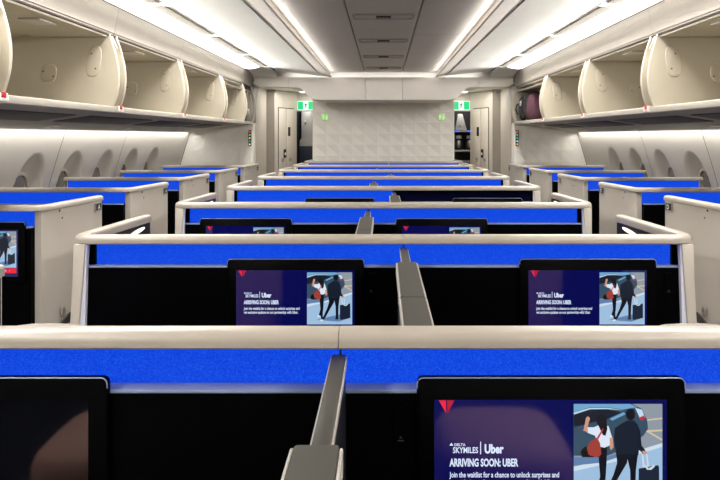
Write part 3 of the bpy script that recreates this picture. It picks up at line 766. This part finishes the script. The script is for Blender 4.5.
def make_monitor(xc, y, label, on=True, bar=False, top=1.09):
    """front of bezel at y; parts: bezel > screen > prints"""
    t = thing('seat_monitor', label, 'monitor', (xc, y, top-.33), 'seat monitors')
    x0, x1 = xc-.2555, xc+.2555
    m = MB(); m.prism(rrect(x0, x1, top-.325, top, .012), 'y', y, y+.014, .0012)
    m.build('bezel', M['bezel'], t)
    # thin pale tube painting the highlight along the front upper edge
    path = [(x0+.0005, top-.02), (x0+.0005, top-.012)]+arc((x0+.0125, top-.0125), .012, 180, 90, 4)[1:]+arc((x1-.0125, top-.0125), .012, 90, 0, 4)+[(x1-.0005, top-.02)]
    MB().tube([(a, y+.0005, b) for a, b in path], .0013, 6).build('lip_highlight', M['ledge'], t)
    sx0, sx1, zt, zb = x0+.033, x1-.036, top-.0415, top-.292
    scr = MB().box(sx0, sx1, y-.0008, y+.002, zb, zt).build('screen', M['scr'] if on else M['scr_off'], t)
    if not on: scr['label'] = 'switched off glossy screen'; return t
    W = sx1-sx0; px = W/231.0
    X = lambda u: sx0+(u-435)*px
    Z = lambda v: zt-(v-399.5)*px
    yy = y-.0012
    m = MB(); m.poly([(X(439.5), yy, Z(400)), (X(446.6), yy, Z(400)), (X(446.8), yy, Z(412.8))])
    m.mi = 1; m.poly([(X(447.6), yy, Z(400)), (X(455), yy, Z(400)), (X(448.2), yy, Z(412.8))])
    m.build('emblem', [M['ink_r'], M['ink_r2']], scr)
    m = MB()
    put_text(m, 'SKYMILES', X(453.5), X(478.5), Z(452.2), px*8.2, yy, .02)
    put_text(m, 'DELTA', X(455), X(466), Z(445.3), px*3.8, yy, .02)
    m.poly([(X(450), yy, Z(445)), (X(454), yy, Z(445)), (X(452), yy, Z(442))])
    m.poly([(X(480.6), yy, Z(453.5)), (X(481.5), yy, Z(453.5)), (X(481.5), yy, Z(441)), (X(480.6), yy, Z(441))])
    put_text(m, 'Uber', X(485), X(504), Z(452.2), px*12, yy, .045)
    m.build('logo_lettering', M['ink_w'], scr)
    m = MB(); put_text(m, 'ARRIVING SOON: UBER', X(450), X(518.5), Z(465.4), px*10.6, yy, .035); m.build('headline', M['ink_w'], scr)
    m = MB()
    put_text(m, 'Join the waitlist for a chance to unlock surprises and', X(450), X(559), Z(476.4), px*7.6, yy, .02)
    put_text(m, 'get exclusive updates on our partnership with Uber.', X(450), X(556), Z(484.0), px*7.6, yy, .02)
    m.build('body_lettering', M['ink_w'], scr)
    m = MB(); pw = X(661.5)-X(573.5)
    H = picture(m, X(573.5), Z(403.5), pw, yy, {c: i for i, c in enumerate(INKS)})
    m.build('advert_picture', [M['p_'+c] for c in INKS], scr)
    if bar:
        zt2 = Z(403.5)-H-.003
        m = MB(); m.poly([(X(573.5), yy, zt2), (X(661.5), yy, zt2), (X(661.5), yy, zt2-.026), (X(573.5), yy, zt2-.026)])
        m.mi = 1
        a = X(590)
        for wd in (.012, .006, .016, .009, .011, .014): m.poly([(a, yy-.0002, zt2-.010), (a+wd, yy-.0002, zt2-.010), (a+wd, yy-.0002, zt2-.016), (a, yy-.0002, zt2-.016)]); a += wd+.003
        a += .012; m.poly([(a, yy-.0002, zt2-.008), (a+.005, yy-.0002, zt2-.013), (a, yy-.0002, zt2-.018), (a+.002, yy-.0002, zt2-.013)])
        m.build('button_bar', [M['ink_r'], M['ink_w']], scr)
    return t
def mon_copy(src, xc, y, label):
    c = copy_tree(src); c.location = (xc, y, src.location.z); c['label'] = label; return c
mA = make_monitor(.319, ROWY[0]-.0455, 'large lit advert monitor at bottom right, nearest the camera')
mB = make_monitor(-.781, ROWY[0]-.0455, 'dark switched off monitor in the bottom left corner', on=False)
mon_copy(mA, -.328, ROWY[1]-.0455, 'lit advert monitor left of centre below the second rail')
mon_copy(mA, .764, ROWY[1]-.0455, 'lit advert monitor on the right below the second rail')
mon_copy(mA, -.767, ROWY[2]-.0455, 'small lit monitor on the left below the third rail, half hidden')
mon_copy(mA, .3245, ROWY[2]-.0455, 'small lit monitor right of centre below the third rail, half hidden')
mon_copy(mB, -.323, ROWY[3]-.0455, 'dark top edge of a monitor on the lit half of the fourth row')
mon_copy(mB, .770, ROWY[3]-.0455, 'dark monitor edge on the unlit right half of the fourth row')

# ================================================================== window suites
SY = [2.15, 3.25, 4.35, 5.45, 6.55, 7.65]
slab = ['cut off', 'nearest', 'second', 'third', 'fourth', 'last']
for s in (-1, 1):
    side = 'left' if s < 0 else 'right'
    sx = 1 if s < 0 else -1
    for i, y in enumerate(SY):
        if i == 0: continue
        dx = .016*(i-1)
        xc = -1.857+dx; xe = -1.812+dx; xw = -2.885+(0, 0, 0, .01, .035, .07)[i]
        lab = ['', 'nearest %s window suite partition with the largest beige wing panel', 'second %s window suite partition from the camera',
               'middle one of the five %s window suite partitions', 'fourth %s window suite partition, one before the bulkhead',
               'farthest %s window suite partition against the pale bulkhead'][i] % side
        t = thing('window_suite_partition', lab, 'partition', (s*2.3, y, 0), 'window suite partitions')
        m = MB(sx)
        path = rcorner((xw, y), (xc, y), (xe, y+.52), .035)+[]
        m.sweep(path, CAP); m.build('top_rail', M['rail'], t, 40)
        # tall beige wing, rounded at the near edge, flared near the floor
        wsec = [(.006, 0), (.066, 0), (.064, .52), (.052, .70), (.0525, 1.1458), (.006, 1.1458)]
        wing = MB(sx).sweep([(xc-.036, y-.0005), (xc-.012, y+.07), (xe-.004, y+.515)], wsec).build('wing', M['shell'], t)
        # placard, sensor, peephole, slot
        ex, ey = xe-xc, .52; nl = math.hypot(ex, ey); ux, uy = ex/nl, ey/nl; nx, ny = uy, -ux
        def on(a, o): return (xc+ux*a+nx*(.0525+o), y+uy*a+ny*(.0525+o))
        def plate(name, a0, a1, z0, z1, o0, o1, mt, par):
            p = [on(a0, o0), on(a1, o0), on(a1, o1), on(a0, o1)]
            return MB(sx).prism(p, 'z', z0, z1).build(name, mt, par)
        pf = plate('number_placard', .432, .502, 1.082, 1.136, -.001, .003, M['metal'], wing)
        plate('placard_face', .44, .496, 1.092, 1.133, .0025, .0042, M['dark'], wing)
        m = MB(1); me, a, b = text_mesh('A' if s < 0 else 'D', .03)
        p0 = Vector(on(.456, .0052)); h = .040; kx = .026/(b-a)
        if s < 0: mx = Matrix(((ux*kx, 0, 0, p0.x-a*ux*kx), (uy*kx, 0, 0, p0.y-a*uy*kx), (0, h, 0, 1.098), (0, 0, 0, 1)))
        else:
            p0 = Vector(on(.482, .0052)); mx = Matrix(((ux*kx, 0, 0, -p0.x-a*ux*kx), (-uy*kx, 0, 0, p0.y+a*uy*kx), (0, h, 0, 1.098), (0, 0, 0, 1)))
        m.mesh(me, mx); m.build('seat_letter', M['white'], wing)
        for a, z, r in ((.085, 1.136, .0065), (.11, 1.092, .0045)):
            m = MB(sx)
            m.surf([[(on(a+r*kk*math.cos(q), o)[0], on(a+r*kk*math.cos(q), o)[1], z+r*kk*math.sin(q)) for q in [2*PI*j/12 for j in range(12)]] for kk, o in ((1, -.001), (1, .0012), (.01, .0012))], True)
            m.build('sensor', M['dark'], wing)
        m = MB(sx)
        m.surf([[(on(.105+p[0]*kk, o)[0], on(.105+p[0]*kk, o)[1], .568+p[1]*kk) for p in oval(0, 0, .018, .03, 20, 2.2)] for kk, o in ((1, .006), (1, .012), (.55, .013), (.5, .0085), (.01, .0085))], True)
        m.build('pull_slot', M['column'], wing)
        m = MB(sx); T = [(.03, .495), (.165, .55), (.165, .495)]
        m.surf([[on(a, o)+(z,) for a, z in T] for o in (.005, .0135)], True); m.poly([on(a, .0135)+(z,) for a, z in T])
        m.build('foot_notch', M['seam'], wing)
        # blue band, ledge, black panel
        xb = xc+.002
        MB(sx).box(xw+.01, xb-.03, y-.001, y+.004, 1.0625, 1.150).build('accent_band', M['blue'], t)
        MB(sx).box(xw+.01, xb-.036, y-.033, y+.002, 1.0545, 1.0622, .002, 2).build('ledge', M['ledge'], t)
        MB(sx).box(xw+.03, xb-.036, y-.030, y+.004, .012, 1.0542).build('front_panel', M['black'], t)
        MB(sx).box(xw+.01, xb-.03, y+.0045, y+.03, .01, 1.144).build('back_shell', M['inner'], t)
mw = make_monitor(-2.171, SY[1]-.0455, 'lit monitor with a red bar at the left edge of the photo', bar=True)

# ================================================================== second-row seats (their headrests peep over the nearest rail)
def make_seat(xc, y, label, wdt=.21):
    t = thing('suite_seat', label, 'seat', (xc, y, 0), 'suite seats behind the nearest rail')
    MB().box(xc-.24, xc+.24, y+.12, y+.60, .02, .34, .02).build('base', M['seat'], t)
    MB().blob((xc, y+.37, .40), (.24, .26, .075), 4).build('seat_cushion', M['leather'], t)
    MB().blob((xc, y+.10, .70), (.23, .075, .30), 4).build('backrest', M['leather'], t)
    MB().blob((xc, y+.095, 1.02), (wdt/2+.03, .06, .1055), 3.2).build('headrest', M['seat'], t)
make_seat(-.76, ROWY[0]+.06, 'grey headrest peeping over the nearest rail on the left')
make_seat(.70, ROWY[0]+.06, 'grey headrest peeping over the nearest rail on the right')
# unseen bedding added before the camera, only to put reflections in the nearest screens
for xa, xb, lab in ((-1.10, -.62, 'unseen rose bedding added for the reflection in the dark bottom left screen'), (.17, .60, 'unseen rose bedding added for the reflection in the large bottom right screen')):
    t = thing('added_bedding', lab, 'bedding', ((xa+xb)/2, .30, 0), 'unseen bedding added for reflections')
    MB().box(xa+.02, xb-.02, .12, .48, .0, .33, .02).build('seat_base', M['seat'], t)
    MB().blob(((xa+xb)/2, .30, .465), ((xb-xa)/2, .19, .135), 4.5).build('reflected_duvet', M['leather'], t)
